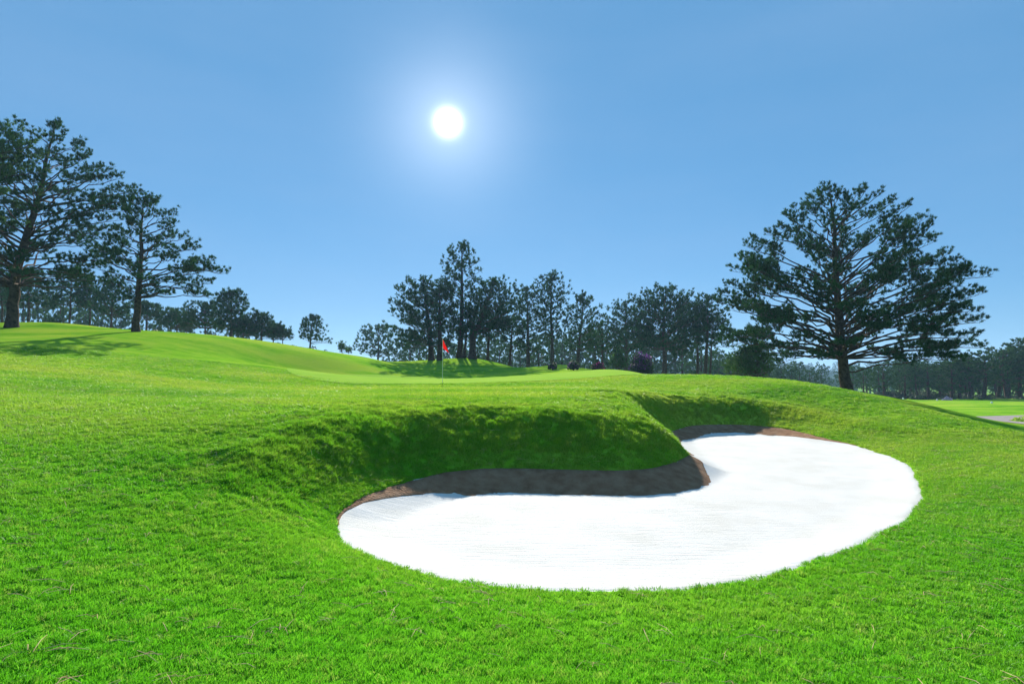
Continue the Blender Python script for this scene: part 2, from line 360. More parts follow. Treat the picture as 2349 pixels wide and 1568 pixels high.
def face_mask_geometry():
    V, F, Df, zef = sand_meshes()
    tag(mesh_obj("bunker_sand", V, F, M_SAND, smooth=True), kind='structure', label='smooth white sand floor of the bunker')
    # brown face: strip on the sand at the raised rim, bank shadow painted in
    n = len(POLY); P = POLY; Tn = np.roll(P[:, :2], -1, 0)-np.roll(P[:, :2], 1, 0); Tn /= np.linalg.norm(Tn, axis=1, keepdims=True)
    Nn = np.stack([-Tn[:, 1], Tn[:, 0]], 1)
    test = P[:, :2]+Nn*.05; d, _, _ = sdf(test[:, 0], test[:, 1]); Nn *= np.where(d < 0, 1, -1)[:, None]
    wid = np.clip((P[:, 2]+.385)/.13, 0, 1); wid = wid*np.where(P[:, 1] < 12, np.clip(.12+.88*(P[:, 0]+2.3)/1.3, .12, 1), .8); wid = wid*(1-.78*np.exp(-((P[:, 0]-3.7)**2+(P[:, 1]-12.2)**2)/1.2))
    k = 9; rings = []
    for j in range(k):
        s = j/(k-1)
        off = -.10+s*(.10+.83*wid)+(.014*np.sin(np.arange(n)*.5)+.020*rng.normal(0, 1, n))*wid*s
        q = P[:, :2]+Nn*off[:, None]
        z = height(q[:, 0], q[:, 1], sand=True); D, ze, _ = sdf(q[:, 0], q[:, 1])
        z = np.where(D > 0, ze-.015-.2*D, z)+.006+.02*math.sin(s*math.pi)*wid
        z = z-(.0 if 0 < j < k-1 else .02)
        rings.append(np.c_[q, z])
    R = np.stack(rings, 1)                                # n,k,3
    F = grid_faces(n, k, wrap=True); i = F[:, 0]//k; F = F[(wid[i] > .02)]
    tag(mesh_obj("bunker_face_shade_strip", R.reshape(-1, 3), F, M_FACE, smooth=True), kind='structure', label='brown sand face with painted-in shade under the grass lip of the bunker')
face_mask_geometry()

def ellipse_sheet(name, c, a, b, mat, lift, inner=None, n=90, k=24, wob=.04, label=None, kind='structure'):
    th = np.linspace(0, 2*math.pi, n, endpoint=False); w = 1+wob*np.sin(3*th+1)+wob*.6*np.sin(5*th)
    ox, oy = c[0]+a*w*np.cos(th), c[1]+b*w*np.sin(th)
    if inner: ix, iy = inner[0]+inner[2]*np.cos(th), inner[1]+inner[3]*np.sin(th)
    else: ix, iy = np.full(n, c[0])+.01*np.cos(th), np.full(n, c[1])+.01*np.sin(th)
    s = np.linspace(0, 1, k)[None]
    X = ix[:, None]*(1-s)+ox[:, None]*s; Y = iy[:, None]*(1-s)+oy[:, None]*s
    Z = height(X, Y)+lift
    o = mesh_obj(name, np.stack([X, Y, Z], -1).reshape(-1, 3), grid_faces(n, k, wrap=True), mat, smooth=True)
    return tag(o, label, kind=kind)
ellipse_sheet("putting_green", (-2.5, 35.5), 11.5, 10, M_GREEN, .02, k=40, label='smooth pale green putting surface round the flagstick')
ellipse_sheet("path", (62, 49), 24, 11.5, M_PATH, .03, inner=(60, 52.6, 14, 3.4), k=30, wob=.01, label='pinkish paved path curving round a grass island')

def dark_hills():
    th = np.linspace(-math.pi, math.pi, 220); rr = np.linspace(520, 1500, 16)
    R, T = np.meshgrid(rr, th, indexing='ij')
    X = R*np.sin(T); Y = R*np.cos(T)
    H = -18+sstep(520, 1100, R)*(26+11*np.sin(T*7+1)+7*np.sin(T*17+2)+4*np.sin(T*41))*sstep(0,1,1.2-(R-1100)/900)
    H += 2.5*np.sin(T*150+R/40)+2*np.sin(T*91+R/23)
    return tag(mesh_obj("hills", np.stack([X, Y, H], -1).reshape(-1, 3), grid_faces(16, 220), M_HILL, smooth=True), kind='structure', label='low hazy blue wooded hills on the horizon')
dark_hills()

# ---------------------------------------------------------------- grass near the camera
def clump(seed, r, nb, h, w):
    g = np.random.default_rng(seed); V = []; F3 = []; F4 = []
    for i in range(nb):
        a = g.uniform(0, 6.283); d = r*math.sqrt(g.uniform()); px, py = d*math.cos(a), d*math.sin(a)
        la = g.uniform(0, 6.283); lean = g.uniform(.15, 1.0); hh = h*g.uniform(.55, 1.15); b = g.uniform(0, 6.283)
        wx, wy = math.cos(b)*w*.5, math.sin(b)*w*.5; lx, ly = math.cos(la)*lean*hh, math.sin(la)*lean*hh
        n = len(V)
        V += [(px-wx, py-wy, -.004), (px+wx, py+wy, -.004), (px+lx*.35+wx*.9, py+ly*.35+wy*.9, hh*.6), (px+lx*.35-wx*.9, py+ly*.35-wy*.9, hh*.6), (px+lx, py+ly, hh)]
        F4.append((n, n+1, n+2, n+3)); F3.append((n+3, n+2, n+4))
    me = mesh_obj("grass_clump", V, [np.array(F4), np.array(F3)], M_BLADE)
    COL.objects.unlink(me); return me
def normals(x, y, e=.06):
    a = (height(x+e, y)-height(x-e, y))/(2*e); b = (height(x, y+e)-height(x, y-e))/(2*e)
    n = np.stack([-a, -b, np.ones_like(a)], 1); return n/np.linalg.norm(n, axis=1, keepdims=True)
def eulers(n, yaw):
    z = n; u = np.stack([np.cos(yaw), np.sin(yaw), 0*yaw], 1); y = np.cross(z, u); y /= np.linalg.norm(y, axis=1, keepdims=True); x = np.cross(y, z)
    return np.stack([np.arctan2(y[:, 2], z[:, 2]), -np.arcsin(np.clip(x[:, 2], -1, 1)), np.arctan2(x[:, 1], x[:, 0])], 1)
def scatter(name, x, y, scale, clumps, label, tilt=.12, lift=0):
    """every grass clump stands on the turf, turned at random"""
    z = height(x, y); n = normals(x, y); n = n+rng.normal(0, tilt, n.shape); n /= np.linalg.norm(n, axis=1, keepdims=True)
    cc = bpy.data.collections.new(name+"_source")
    for c in clumps: cc.objects.link(c)
    me = bpy.data.meshes.new(name); me.vertices.add(len(x)); me.vertices.foreach_set('co', np.stack([x, y, z+lift], 1).astype(np.float32).ravel())
    for nm, ty, v in (('rot', 'FLOAT_VECTOR', eulers(n, rng.uniform(0, 6.283, len(x)))), ('scl', 'FLOAT_VECTOR', scale)):
        at_ = me.attributes.new(nm, ty, 'POINT'); at_.data.foreach_set('vector', v.astype(np.float32).ravel())
    at_ = me.attributes.new('idx', 'INT', 'POINT'); at_.data.foreach_set('value', rng.integers(0, len(clumps), len(x)).astype(np.int32))
    o = bpy.data.objects.new(name, me); COL.objects.link(o)
    ng = bpy.data.node_groups.new(name, 'GeometryNodeTree')
    ng.interface.new_socket('Geometry', in_out='INPUT', socket_type='NodeSocketGeometry'); ng.interface.new_socket('Geometry', in_out='OUTPUT', socket_type='NodeSocketGeometry')
    gi = ng.nodes.new('NodeGroupInput'); go = ng.nodes.new('NodeGroupOutput'); ip = ng.nodes.new('GeometryNodeInstanceOnPoints')
    ci = ng.nodes.new('GeometryNodeCollectionInfo'); ci.inputs['Collection'].default_value = cc; ci.inputs['Separate Children'].default_value = True; ci.inputs['Reset Children'].default_value = True
    def attr(nm, ty):
        a = ng.nodes.new('GeometryNodeInputNamedAttribute'); a.data_type = ty; a.inputs['Name'].default_value = nm; return a.outputs[0]
    L = ng.links.new
    L(gi.outputs[0], ip.inputs['Points']); L(ci.outputs[0], ip.inputs['Instance']); ip.inputs['Pick Instance'].default_value = True
    L(attr('idx', 'INT'), ip.inputs['Instance Index']); L(attr('rot', 'FLOAT_VECTOR'), ip.inputs['Rotation']); L(attr('scl', 'FLOAT_VECTOR'), ip.inputs['Scale'])
    L(ip.outputs[0], go.inputs[0])
    md = o.modifiers.new('scatter', 'NODES'); md.node_group = ng
    tag(o, label, kind='stuff'); return o
def grass():
    X = []; Y = []; S = []
    for y0, y1, dens, s in ((1.6, 4, 620, 1.0), (4, 6.5, 430, 1.1), (6.5, 10, 260, 1.3), (10, 15, 130, 1.7), (15, 22, 60, 2.1), (22, 30, 24, 2.6)):
        x1 = y1*1.25+1.5; n = int(dens*2*x1*(y1-y0)); x = rng.uniform(-x1, x1, n); y = rng.uniform(y0, y1, n)
        k = np.abs(x) < y*1.25+1.5; x = x[k]; y = y[k]
        X.append(x); Y.append(y); S.append(np.full(len(x), s))
    n = 60000; x = rng.uniform(-7, 12, n); y = rng.uniform(7, 23, n); d_, _, w_ = sdf(x, y); k = (d_ > 0) & (d_ < w_+.5); X.append(x[k]); Y.append(y[k]); S.append(np.full(k.sum(), 1.15))
    X = np.concatenate(X); Y = np.concatenate(Y); S = np.concatenate(S)
    D, ze, wd = sdf(X, Y); k = D > np.where(ze > -.33, -.015, .01); ge = ((X+2.5)/11.4)**2+((Y-35.5)/9.9)**2 > 1; k &= ge
    X, Y, S, D, wd = X[k], Y[k], S[k], D[k], wd[k]
    bank = (D < wd) & (Y > 7); Z_ = height(X, Y); ze = ze[k]
    hgt = rng.uniform(.7, 1.25, len(X))*np.where(bank & (Z_-ze > .22), 1.75, 1)
    wide = np.sqrt(S)
    sc3 = np.stack([S, S, hgt*S**.35], 1)
    cl = [clump(i, .048, 30, .027, .0042) for i in range(8)]+[clump(20, .05, 22, .024, .0085), clump(21, .045, 26, .027, .0070), clump(22, .045, 20, .048, .004)]
    print("grass clumps", len(X))
    scatter("grass", X, Y, sc3, cl, 'short mown grass covering the foreground and the bunker banks')
grass()
def litter():
    """dry pine needles and straws lying on the turf"""
    M = simple("dry_straw", (.40, .26, .10), (.62, .50, .26), 9, .8); src = []
    for sd in range(6):
        g = np.random.default_rng(300+sd); T = Tubes()
        for q in range(1+sd % 3):
            a = g.uniform(0, 6.28); L = g.uniform(.04, .11); c = g.normal(0, .03, 2); b = g.normal(0, .006, 2)
            T.add([(c[0]-L*math.cos(a), c[1]-L*math.sin(a), .018), (c[0]+b[0], c[1]+b[1], .034), (c[0]+L*math.cos(a), c[1]+L*math.sin(a), .026)], [.0014, .0019, .0012], 4)
        o = T.build("straw", M, None); COL.objects.unlink(o); src.append(o)
    n = 3600; y = 2+13*rng.uniform(0, 1, n)**.8; x = rng.uniform(-1, 1, n)*(y*1.2+1.5)
    k = (np.sin(x*1.3+2)*np.cos(y*1.1)+rng.uniform(-1, 1, n)) > .1; x, y = x[k], y[k]; D, _, _ = sdf(x, y); x, y = x[D > .1], y[D > .1]
    scatter("straw_litter", x, y, np.ones((len(x), 3))*rng.uniform(.7, 1.3, (len(x), 1)), src, 'dry straws and fallen pine needles strewn over the foreground turf', .1)
litter()
# ---------------------------------------------------------------- pines
def needle_tufts(P, A, size, k, width, g, spread=.62):
    """each tuft is a brush of k needle blades round its axis"""
    n = len(P); A = A/(np.linalg.norm(A, axis=1, keepdims=True)+1e-9)
    d = A[:, None]+g.normal(0, spread*.6, (n, k, 3)); d /= np.linalg.norm(d, axis=2, keepdims=True)
    L = (size[:, None]*g.uniform(.6, 1.1, (n, k)))[..., None]
    w = np.cross(d, g.normal(0, 1, (n, k, 3))); w /= np.linalg.norm(w, axis=2, keepdims=True)+1e-9; w *= width*.5
    b = P[:, None]+d*L*.05
    m = P[:, None]+d*L*.55
    V = np.stack([b-w*.4, m-w, P[:, None]+d*L, m+w], 2).reshape(-1, 3)
    F = np.arange(n*k*4).reshape(-1, 4)
    return V, F
def unit(v): return v/(np.linalg.norm(v)+1e-9)
def pine(px, Y, prof, top_px=None, path=None, label='', name='pine_tree', cat='pine tree', group=None, dia=None, limbs=34, detail=2, seed=1,
         tuft=.30, k=8, tw=.035, bare=.35, low=None, mat=None, fill=1., bx=None, extra=(), tilt_up=.35, base_z=None):
    """px: trunk foot in the photograph, Y its distance.  prof: (py, left px, right px) rows of the crown outline from the top down;
    they give the crown its height and radii in metres at that distance, and the tree gets the same depth as width."""
    g = np.random.default_rng(seed)
    x0 = at(px, 368, Y)[0] if bx is None else bx
    z0 = float(height(np.array([x0]), np.array([float(Y)]))[0]) if base_z is None else base_z
    foot = np.array([x0, Y, z0-.12])
    rows = []
    for py, l, r in prof:
        a = at(l, py, Y); b = at(r, py, Y); rows.append((a[2], a[0], b[0]))
    rows.sort(); rows = np.array(rows); zt = rows[-1, 0]; zb = rows[0, 0]; H = zt-z0
    tx = at(top_px, 368, Y)[0] if top_px is not None else rows[-1, 1:].mean()
    if path: tp = np.array([[at(a, b, Y)[0], 0, at(a, b, Y)[2]] for a, b in path]); tz = np.r_[foot[2], tp[:, 2], zt]; txs = np.r_[x0, tp[:, 0], tx]
    else: tz = np.array([foot[2], zt]); txs = np.array([x0, tx])
    o_ = np.argsort(tz); tz, txs = tz[o_], txs[o_]
    wy = g.normal(0, H*.012, 2)
    def trunk(z):
        t = (z-foot[2])/(zt-foot[2]); return np.array([float(np.interp(z, tz, txs)), Y+wy[0]*math.sin(3*t)+wy[1]*math.sin(5*t), z])
    dia = dia or H*.045; r0 = dia/2
    def trad(z):
        t = np.clip((z-foot[2])/(zt-foot[2]), 0, 1); return r0*(1-t)**.8+.012*r0/.3+r0*.35*math.exp(-t*H/.45)
    def radius(z, ph):
        l = np.interp(z, rows[:, 0], rows[:, 1]); r = np.interp(z, rows[:, 0], rows[:, 2]); c = trunk(z)[0]
        L = max(c-l, .15); R = max(r-c, .15); cc = math.cos(ph)
        return (L+(R-L)*(.5+.5*cc)) if True else 0
    if detail == 1: limbs = int(limbs*1.35)
    hf_ = lambda z: (z-zb)/(zt-zb)
    root = empty(name, tuple(foot), label, cat, group)
    T = Tubes(); ns = 22 if detail > 1 else 10
    zs = foot[2]+(zt-foot[2])*np.linspace(0, 1, ns)**1.1
    TP = np.array([trunk(z) for z in zs]); TP[1:-1, :2] += g.normal(0, H*.0025, (ns-2, 2))
    T.add(TP-foot, [trad(z) for z in zs], 14 if detail > 1 else 7)
    T.build("trunk", M_BARK, root)
    B = Tubes(); tp, ta, ts = [], [], []
    zl = low if low is None else at(px, low, Y)[2]
    zl = zl if zl is not None else zb
    for i in range(limbs):
        u = (i+.5+g.uniform(-.3, .3))/limbs
        ze = zb+(zt-zb)*u**.92; ph = i*2.39996+g.uniform(-.35, .35)
        if detail > 1: ph = (i % 2)*math.pi+(((i*.6180339) % 1)-.5)*3.0+g.uniform(-.2, .2)
        r = max(radius(ze, ph)-(.5 if detail > 1 else 0), .25)*(g.uniform(.84, .97) if abs(math.cos(ph)) < .6 else g.uniform(.92, 1.02))*(1-.10*abs(math.sin(ph)))*(1.07 if detail == 1 else 1)
        if detail > 1 and math.sin(ph) < 0 and hf_(ze) > .5: r *= 1+.5*math.sin(ph)
        if g.uniform() < .14: r *= g.uniform(.5, .8)
        hf = (ze-zb)/(zt-zb)
        rise = r*(.10+.62*hf)*(g.uniform(.55, 1.3) if detail > 1 else 1)+.15
        zst = min(max(ze-rise, zl-.15*(zt-zl)*0), zt-.03*H); zst = max(zst, zl)
        A = trunk(zst); E = trunk(ze); E = E+np.array([math.cos(ph)*r, math.sin(ph)*r, 0])*1.; E[2] = ze
        add_limb(B, A, E, r, hf, trad(zst), g, tp, ta, ts, bare, detail, fill, H, tuft, tilt_up)
    for (ax, ay, ex, ey, dy) in extra:                    # single limbs seen in the photograph
        a = at(ax, ay, Y); e = at(ex, ey, Y); A = trunk(a[2]); E = np.array([e[0], Y+dy, e[2]])
        add_limb(B, A, E, np.linalg.norm(E-A), .2, trad(a[2]), g, tp, ta, ts, bare, detail, fill, H, tuft, tilt_up)
    # leader
    for q in range(int(10*fill)+4):
        z = zt-(zt-zb)*g.uniform(0, .10); p = trunk(z); tp.append(p+g.normal(0, .12*tuft/.3, 3)); ta.append(np.array([g.normal(0, .5), g.normal(0, .5), 1.])); ts.append(tuft)
    Bo = B.V and mesh_obj("branches", np.concatenate(B.V)-foot, np.concatenate(B.F), M_BARK, root, True)
    tp = np.array(tp); ta = np.array(ta); ts = np.array(ts)
    V, F = needle_tufts(tp, ta, ts, k, tw, g)
    mesh_obj("crown", V-foot, F, mat or M_NEEDLE, root)
    root['tufts'] = len(tp); del root['tufts']
    STAT.append((name, px, round(H, 1), len(tp)*k))
    return root
STAT = []
def add_limb(B, A, E, r, hf, tr, g, tp, ta, ts, bare, detail, fill, H, tuft, tilt_up):
    L = np.linalg.norm(E-A); n = 9 if detail > 1 else 5
    mid = A+(E-A)*.5; mid[2] += (.10-.10*hf)*L; mid[:2] += g.normal(0, .07*L, 2); mid[2] += g.normal(0, .035*L)
    t = np.linspace(0, 1, n)[:, None]
    P = (1-t)**2*A+2*t*(1-t)*mid+t*t*E
    P[1:-1] += g.normal(0, .015*L, (n-2, 3))
    rb = min(tr*.40, .0075*L+.012)
    B.add(P, rb*(1-t[:, 0])**.7+.008, 6 if detail > 1 else 4)
    def pt(s): q = s*(n-1); i = min(int(q), n-2); f = q-i; return P[i]*(1-f)+P[i+1]*f, unit(P[i+1]-P[i])
    step = (.34 if detail > 1 else .62 if detail == 1 else 1.1)*(tuft/.30)**.5
    n2 = max(4, int(L*(1-bare)/step*1.25*fill))
    for j in range(n2):
        s = bare+(1-bare)*((j+g.uniform(.1, .9))/n2)**.85
        if s > .999: s = .999
        p, d = pt(s); side = unit(np.cross(d, [0, 0, 1.]))*(1 if j % 2 else -1)
        dd = unit(d*g.uniform(.4, .9)+side*g.uniform(.4, 1.0)+np.array([0, 0, g.uniform(-.08, .28)+.40*hf*hf]))
        l2 = (.30*L*(1.08-s)+.35)*g.uniform(.6, 1.15)
        m = 4; tt = np.linspace(0, 1, m)[:, None]
        Q = p+dd*l2*tt; Q[:, 2] += (tt[:, 0]**2)*l2*tilt_up*.6; Q[1:] += g.normal(0, .03*l2, (m-1, 3))
        if detail > 0: B.add(Q, .008*l2*(1-tt[:, 0])+.006*(1 if detail > 1 else 1.6), 4 if detail > 1 else 3)
        n3 = max(2, int(l2/(.115 if detail > 1 else .19 if detail == 1 else .34)*(.30/tuft)**.5*fill))
        for q in range(n3):
            v = (q+g.uniform(.3, 1))/n3; v = .25+.75*v; w = v*(m-1); i = min(int(w), m-2); f = w-i
            c = Q[i]*(1-f)+Q[i+1]*f
            off = np.array([g.normal(0, .40), g.normal(0, .40), g.uniform(.1, .75)])*.30*(tuft/.3)
            e = c+off*g.uniform(.5, 1.3)
            if detail > 1 and q % 2 == 0: B.add(np.array([c, c*.45+e*.55+[0, 0, -.02], e]), [.009, .008, .006], 3)
            ax = dd*.5+np.array([g.normal(0, .3), g.normal(0, .3), g.uniform(.5, 1.2)])
            tp.append(e); ta.append(ax); ts.append(tuft*g.uniform(.7, 1.15))
    tp.append(E); ta.append(unit(E-A)+np.array([0, 0, .6])); ts.append(tuft)

# the great pine beyond the right-hand mound
pine(846, 42, [(190,820,844),(193,812,872),(198,804,898),(207,787,917),(218,768,929),(233,751,938),(248,737,950),(263,728,960),(285,719,970),(296,714,974),(310,715,970),(322,713,963),(336,715,972),(347,722,982),(358,738,972),(366,765,945)],
     top_px=832, path=[(843,355),(840.7,317),(836.5,275),(832.5,225)], label='giant solitary pine with a wide domed crown beyond the bunker mound', dia=.74, limbs=152, seed=11,
     tuft=.32, k=22, tw=.031, bare=.57, fill=1.05, low=358, extra=[(848,372,925,357,-2),(845,367,970,347,1.5),(842,345,728,338,-1),(841,352,950,330,2)])
# the pair of pines on the left-hand rise and the one outside the frame
pine(10, 43, [(122,26,50),(127,5,58),(133,-25,66),(139,-60,76),(148,-90,92),(162,-110,108),(172,-125,118),(184,-135,128),(205,-140,118),(214,-145,112),(233,-145,108),(255,-145,96),(272,-140,106),(285,-135,106),(292,-110,75)],
     top_px=43, path=[(15,305),(20,275),(28,249),(35,219),(42,195),(45,165)], label='tall leaning pine with thick trunk at the left edge of the rise', dia=.74, limbs=92, seed=5,
     tuft=.34, k=22, tw=.033, bare=.55, fill=1.0, low=287, extra=[(26,262,108,263,1),(30,240,118,212,-2),(22,272,104,280,-2),(30,245,130,188,1)])
pine(135, 43, [(196,125,145),(200,118,160),(207,112,172),(214,110,182),(223,110,188),(237,107,196),(254,102,216),(270,98,226),(278,108,215),(290,118,222),(304,150,194)],
     top_px=139, path=[(140,302),(143,275),(144,249),(141,225)], label='smaller pine leaning on the left rise, crown swept to the right', dia=.50, limbs=78, seed=8,
     tuft=.33, k=22, tw=.032, bare=.54, fill=1.0, low=298, extra=[(143,268,190,262,-1.5),(141,285,206,297,1),(143,255,97,253,-1),(143,270,222,272,.5)])
pine(-85, 38, [(106,-90,-60),(112,-110,-25),(119,-130,8),(122,-140,26),(135,-150,38),(165,-150,42),(200,-150,34),(230,-150,10)],
     top_px=-75, label='pale green pine mostly outside the left edge, only its branch tips in view', dia=.6, limbs=60, seed=9, tuft=.36, k=16, tw=.04, bare=.5, low=240, mat=M_NEEDLE_YOUNG)
CG = 'pines standing on the mound behind the green'
mid = dict(detail=1, tuft=.5, k=14, tw=.075, bare=.22, fill=1.35)
pine(431.7, 74, [(279,405,432),(284,396,445),(295,391,452),(308,392,455),(320,388,455),(335,384,452),(347,386,450),(352,400,445)], top_px=422, path=[(430,335),(427,310)], label='bushy pine, leftmost trunk on the mound behind the green', dia=.75, limbs=44, seed=21, low=345, group=CG, **mid)
pine(440, 73, [(285,430,450),(292,422,458),(305,418,462),(325,420,462),(340,424,458),(350,430,452)], top_px=439, label='pine whose trunk rises directly behind the red flag', dia=.7, limbs=30, seed=22, low=345, group=CG, **mid)
pine(459.4, 76, [(245,457,466),(250,449,470),(256,446,476),(266,442,479),(274,436,479),(283,432,481),(295,434,486),(308,440,480),(320,445,478),(335,448,474)], top_px=461.5, path=[(461,330),(462,290)], label='tallest narrow pine in the middle of the mound group', dia=.75, limbs=46, seed=23, low=335, group=CG, **mid)
pine(464, 75, [(310,458,476),(318,452,482),(335,450,482),(345,458,476)], top_px=468, label='slender short pine tucked beside the tallest mound pine', dia=.42, limbs=16, seed=24, low=340, group=CG, **mid)
pine(472.5, 74, [(280,482,505),(286,474,515),(296,470,524),(308,468,528),(322,466,524),(335,462,515),(342,470,500)], top_px=494, path=[(473,335),(478,325),(486,305)], label='forked pine with thick trunk base on top of the mound', dia=.95, limbs=46, seed=25, low=332, group=CG, extra=[(473,336,512,326,1),(474,340,455,330,0)], **mid)
pine(487.5, 78, [(312,480,500),(318,474,510),(330,474,512),(342,480,506)], label='thin pine at the right foot of the mound', dia=.45, limbs=16, seed=26, low=340, group=CG, **mid)
RG = 'pines in the row right of the mound'
pine(509.5, 80, [(318,500,526),(325,495,532),(338,496,534),(350,502,528)], top_px=513, label='short pine with spreading low crown, first past the mound', dia=.5, limbs=18, seed=27, low=350, group=RG, **mid)
pine(528.5, 80, [(288,523,535),(294,518,545),(306,515,548),(320,514,550),(335,518,546),(350,520,548),(358,528,544)], top_px=527, label='loose pine between the forked pine and the tall feathery one', dia=.6, limbs=32, seed=28, low=350, group=RG, **mid)
pine(552.6, 78, [(275,545,558),(280,538,562),(290,533,569),(300,531,571),(312,530,571),(322,534,568),(335,540,566),(345,546,562)], top_px=551.5, path=[(552,340),(551,310)], label='tall feathery pine behind a dark round shrub', dia=.62, limbs=44, seed=29, low=335, group=RG, **mid)
pine(577.5, 78, [(296,578,586),(301,574,595),(310,570,602),(322,568,606),(332,566,605),(345,570,600),(354,560,596)], top_px=583.5, path=[(579,345),(582,320)], label='pine with bent trunk between the tall pine and the dense wood', dia=.6, limbs=34, seed=30, low=350, group=RG, **mid)
pine(602, 84, [(322,592,612),(330,585,618),(342,584,620),(355,590,615)], label='low pine half hidden by the bent-trunk pine', dia=.45, limbs=18, seed=31, low=352, group=RG, **mid)
pine(628, 84, [(303,618,634),(307,610,642),(316,606,648),(328,606,650),(342,608,650),(355,610,648)], top_px=626, label='broad dark pine with blunt top left of the widest pine', dia=.6, limbs=34, seed=32, low=350, group=RG, **mid)
pine(664.5, 78, [(287,655,674),(291,640,685),(298,632,695),(310,628,700),(322,624,704),(335,622,704),(348,626,700),(356,634,694)], top_px=668, path=[(664,345),(663,320)], label='widest dark pine in the row right of the mound', dia=.85, limbs=58, seed=33, low=350, group=RG, extra=[(666,366,690,354,0)], **mid)
pine(696, 80, [(305,690,706),(312,682,714),(325,680,716),(340,682,712)], label='pine with straight dark trunk left of the paired trunks', dia=.55, limbs=22, seed=34, low=340, group=RG, **mid)
pine(703.7, 79, [(297,700,718),(303,694,724),(313,690,728),(325,690,730),(338,692,730),(350,700,735)], top_px=709, label='dense pine nearest the giant pine, thicker of two paired trunks', dia=.65, limbs=36, seed=35, low=345, group=RG, **mid)
pine(708, 81, [(318,702,722),(326,700,728),(340,700,732)], label='thin trunked pine leaning against its thicker pair', dia=.42, limbs=14, seed=36, low=345, group=RG, **mid)
# pines showing over the left-hand crest
LG = 'pines showing over the left hill crest'
def lp(px, Y, prof, label, seed, limbs=26, **kw):
    d = dict(detail=1, tuft=.5, k=14, tw=.075, fill=1.2, bare=.25, dia=.45, group=LG, limbs=limbs, seed=seed, label=label); d.update(kw)
    return pine(px, Y, prof, **d)
lp(309, 84, [(317.6,311,315),(322,302,320),(330,304,324),(337,300,327),(343,312,331)], 'lone crooked pine standing apart on the falling skyline', 41, 22, path=[(311,335)], low=343, extra=[(310,344,330,343,0)])
lp(231, 72, [(292.5,227,235),(298,220,243),(306,217,250),(316,216,256),(325,216,258),(332,212,256)], 'tallest rounded pine on the left skyline right of the pair', 42, 44, dia=.6, low=330)
lp(206, 76, [(304,196,214),(310,186,222),(320,178,226),(330,176,226)], 'dark pine just left of the tallest skyline pine', 43, 32, low=328)
lp(176, 78, [(312,165,188),(320,158,194),(330,158,196)], 'low spreading pine under the smaller rise pine\'s branch tips', 44, 22)
lp(243, 72, [(322,236,252),(328,232,256),(336,232,256)], 'squat dark pine right of the tallest skyline pine', 45, 22, dia=.35)
lp(260, 74, [(316,258,267),(320,254,272),(330,252,274),(339,252,272)], 'narrow pine stepping down the crest, third from its end', 46, 22)
lp(272, 76, [(326,268,280),(330,264,286),(340,264,284)], 'pine second from the lower end of the crest row', 47, 16, dia=.35)
lp(282.6, 76, [(330.5,278,288),(334,276,292),(340,276,290)], 'small flat pine ending the crest row', 48, 12, dia=.3)
lp(1, 74, [(272,-10,12),(285,-18,20),(305,-20,20)], 'hazy pine behind the leaning trunk at the picture edge', 49, 26)
lp(28, 72, [(274,22,36),(282,14,46),(296,10,52),(308,12,50)], 'hazy pine just right of the thick leaning trunk', 50, 32, dia=.5, low=308)
lp(70, 74, [(272,64,78),(282,58,88),(296,54,90),(308,54,88)], 'slim hazy pine midway between the two rise pines', 51, 30, low=306)
lp(90, 76, [(289,86,96),(296,80,104),(310,76,104)], 'thin hazy pine second of three left of the smaller rise pine', 52, 22)
lp(110.5, 73, [(284,106,118),(292,98,126),(306,94,130),(318,96,130)], 'round topped hazy pine just left of the smaller rise pine', 53, 30, low=315)
lp(147, 76, [(305,142,154),(310,138,160),(320,136,162)], 'faint small pine right behind the smaller rise trunk', 54, 18, dia=.3)
# far hazy pines
FG = 'hazy pines beyond the left end of the mound'
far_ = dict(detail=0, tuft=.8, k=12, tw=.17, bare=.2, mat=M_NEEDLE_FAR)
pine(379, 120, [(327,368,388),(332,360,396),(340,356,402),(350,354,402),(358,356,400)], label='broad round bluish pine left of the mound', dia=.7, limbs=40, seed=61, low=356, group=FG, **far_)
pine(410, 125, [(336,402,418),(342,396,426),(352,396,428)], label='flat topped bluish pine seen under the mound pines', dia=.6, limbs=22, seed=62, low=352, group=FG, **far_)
# young pines and dark bushes in front of the row
YG = 'young pines along the crest'
def young(px, Y, prof, label, seed, limbs=16, **kw):
    d = dict(detail=1, tuft=.42, k=9, tw=.05, bare=.1, dia=.16, limbs=limbs, seed=seed, label=label, mat=M_NEEDLE_YOUNG, name='young_pine', cat='young pine', group=YG, fill=.8, tilt_up=1.1)
    d.update(kw); return pine(px, Y, prof, **d)
young(618.5, 60, [(356,617,620),(360,613,624),(366,610,627),(370,611,626)], 'bright green young pine between the flowering shrubs', 71, 18, low=369)
young(744, 46, [(354,742,748),(360,738,752),(368,736,756),(377,735,757)], 'bushy young pine at the left of the thicket under the giant pine', 72, 24, low=376)
young(757, 45, [(350,754,760),(357,750,764),(366,747,768),(377,746,768)], 'tallest young pine of the thicket under the giant pine', 73, 26, low=376)
young(733, 50, [(362,731,737),(368,727,740),(376,726,741)], 'lowest young pine of the thicket, beside the paired trunks', 74, 16, low=375)
young(342, 66, [(346,341.4,342.8),(349,339.5,345),(352.5,339,345.5)], 'tiny young pine sprouting on the falling skyline', 75, 7, tuft=.3, tw=.06, dia=.08)
young(348.5, 70, [(350,347.6,349.4),(353,346.5,350.5)], 'tiniest pine seedling on the skyline beside its neighbour', 76, 5, tuft=.25, tw=.05, dia=.06)

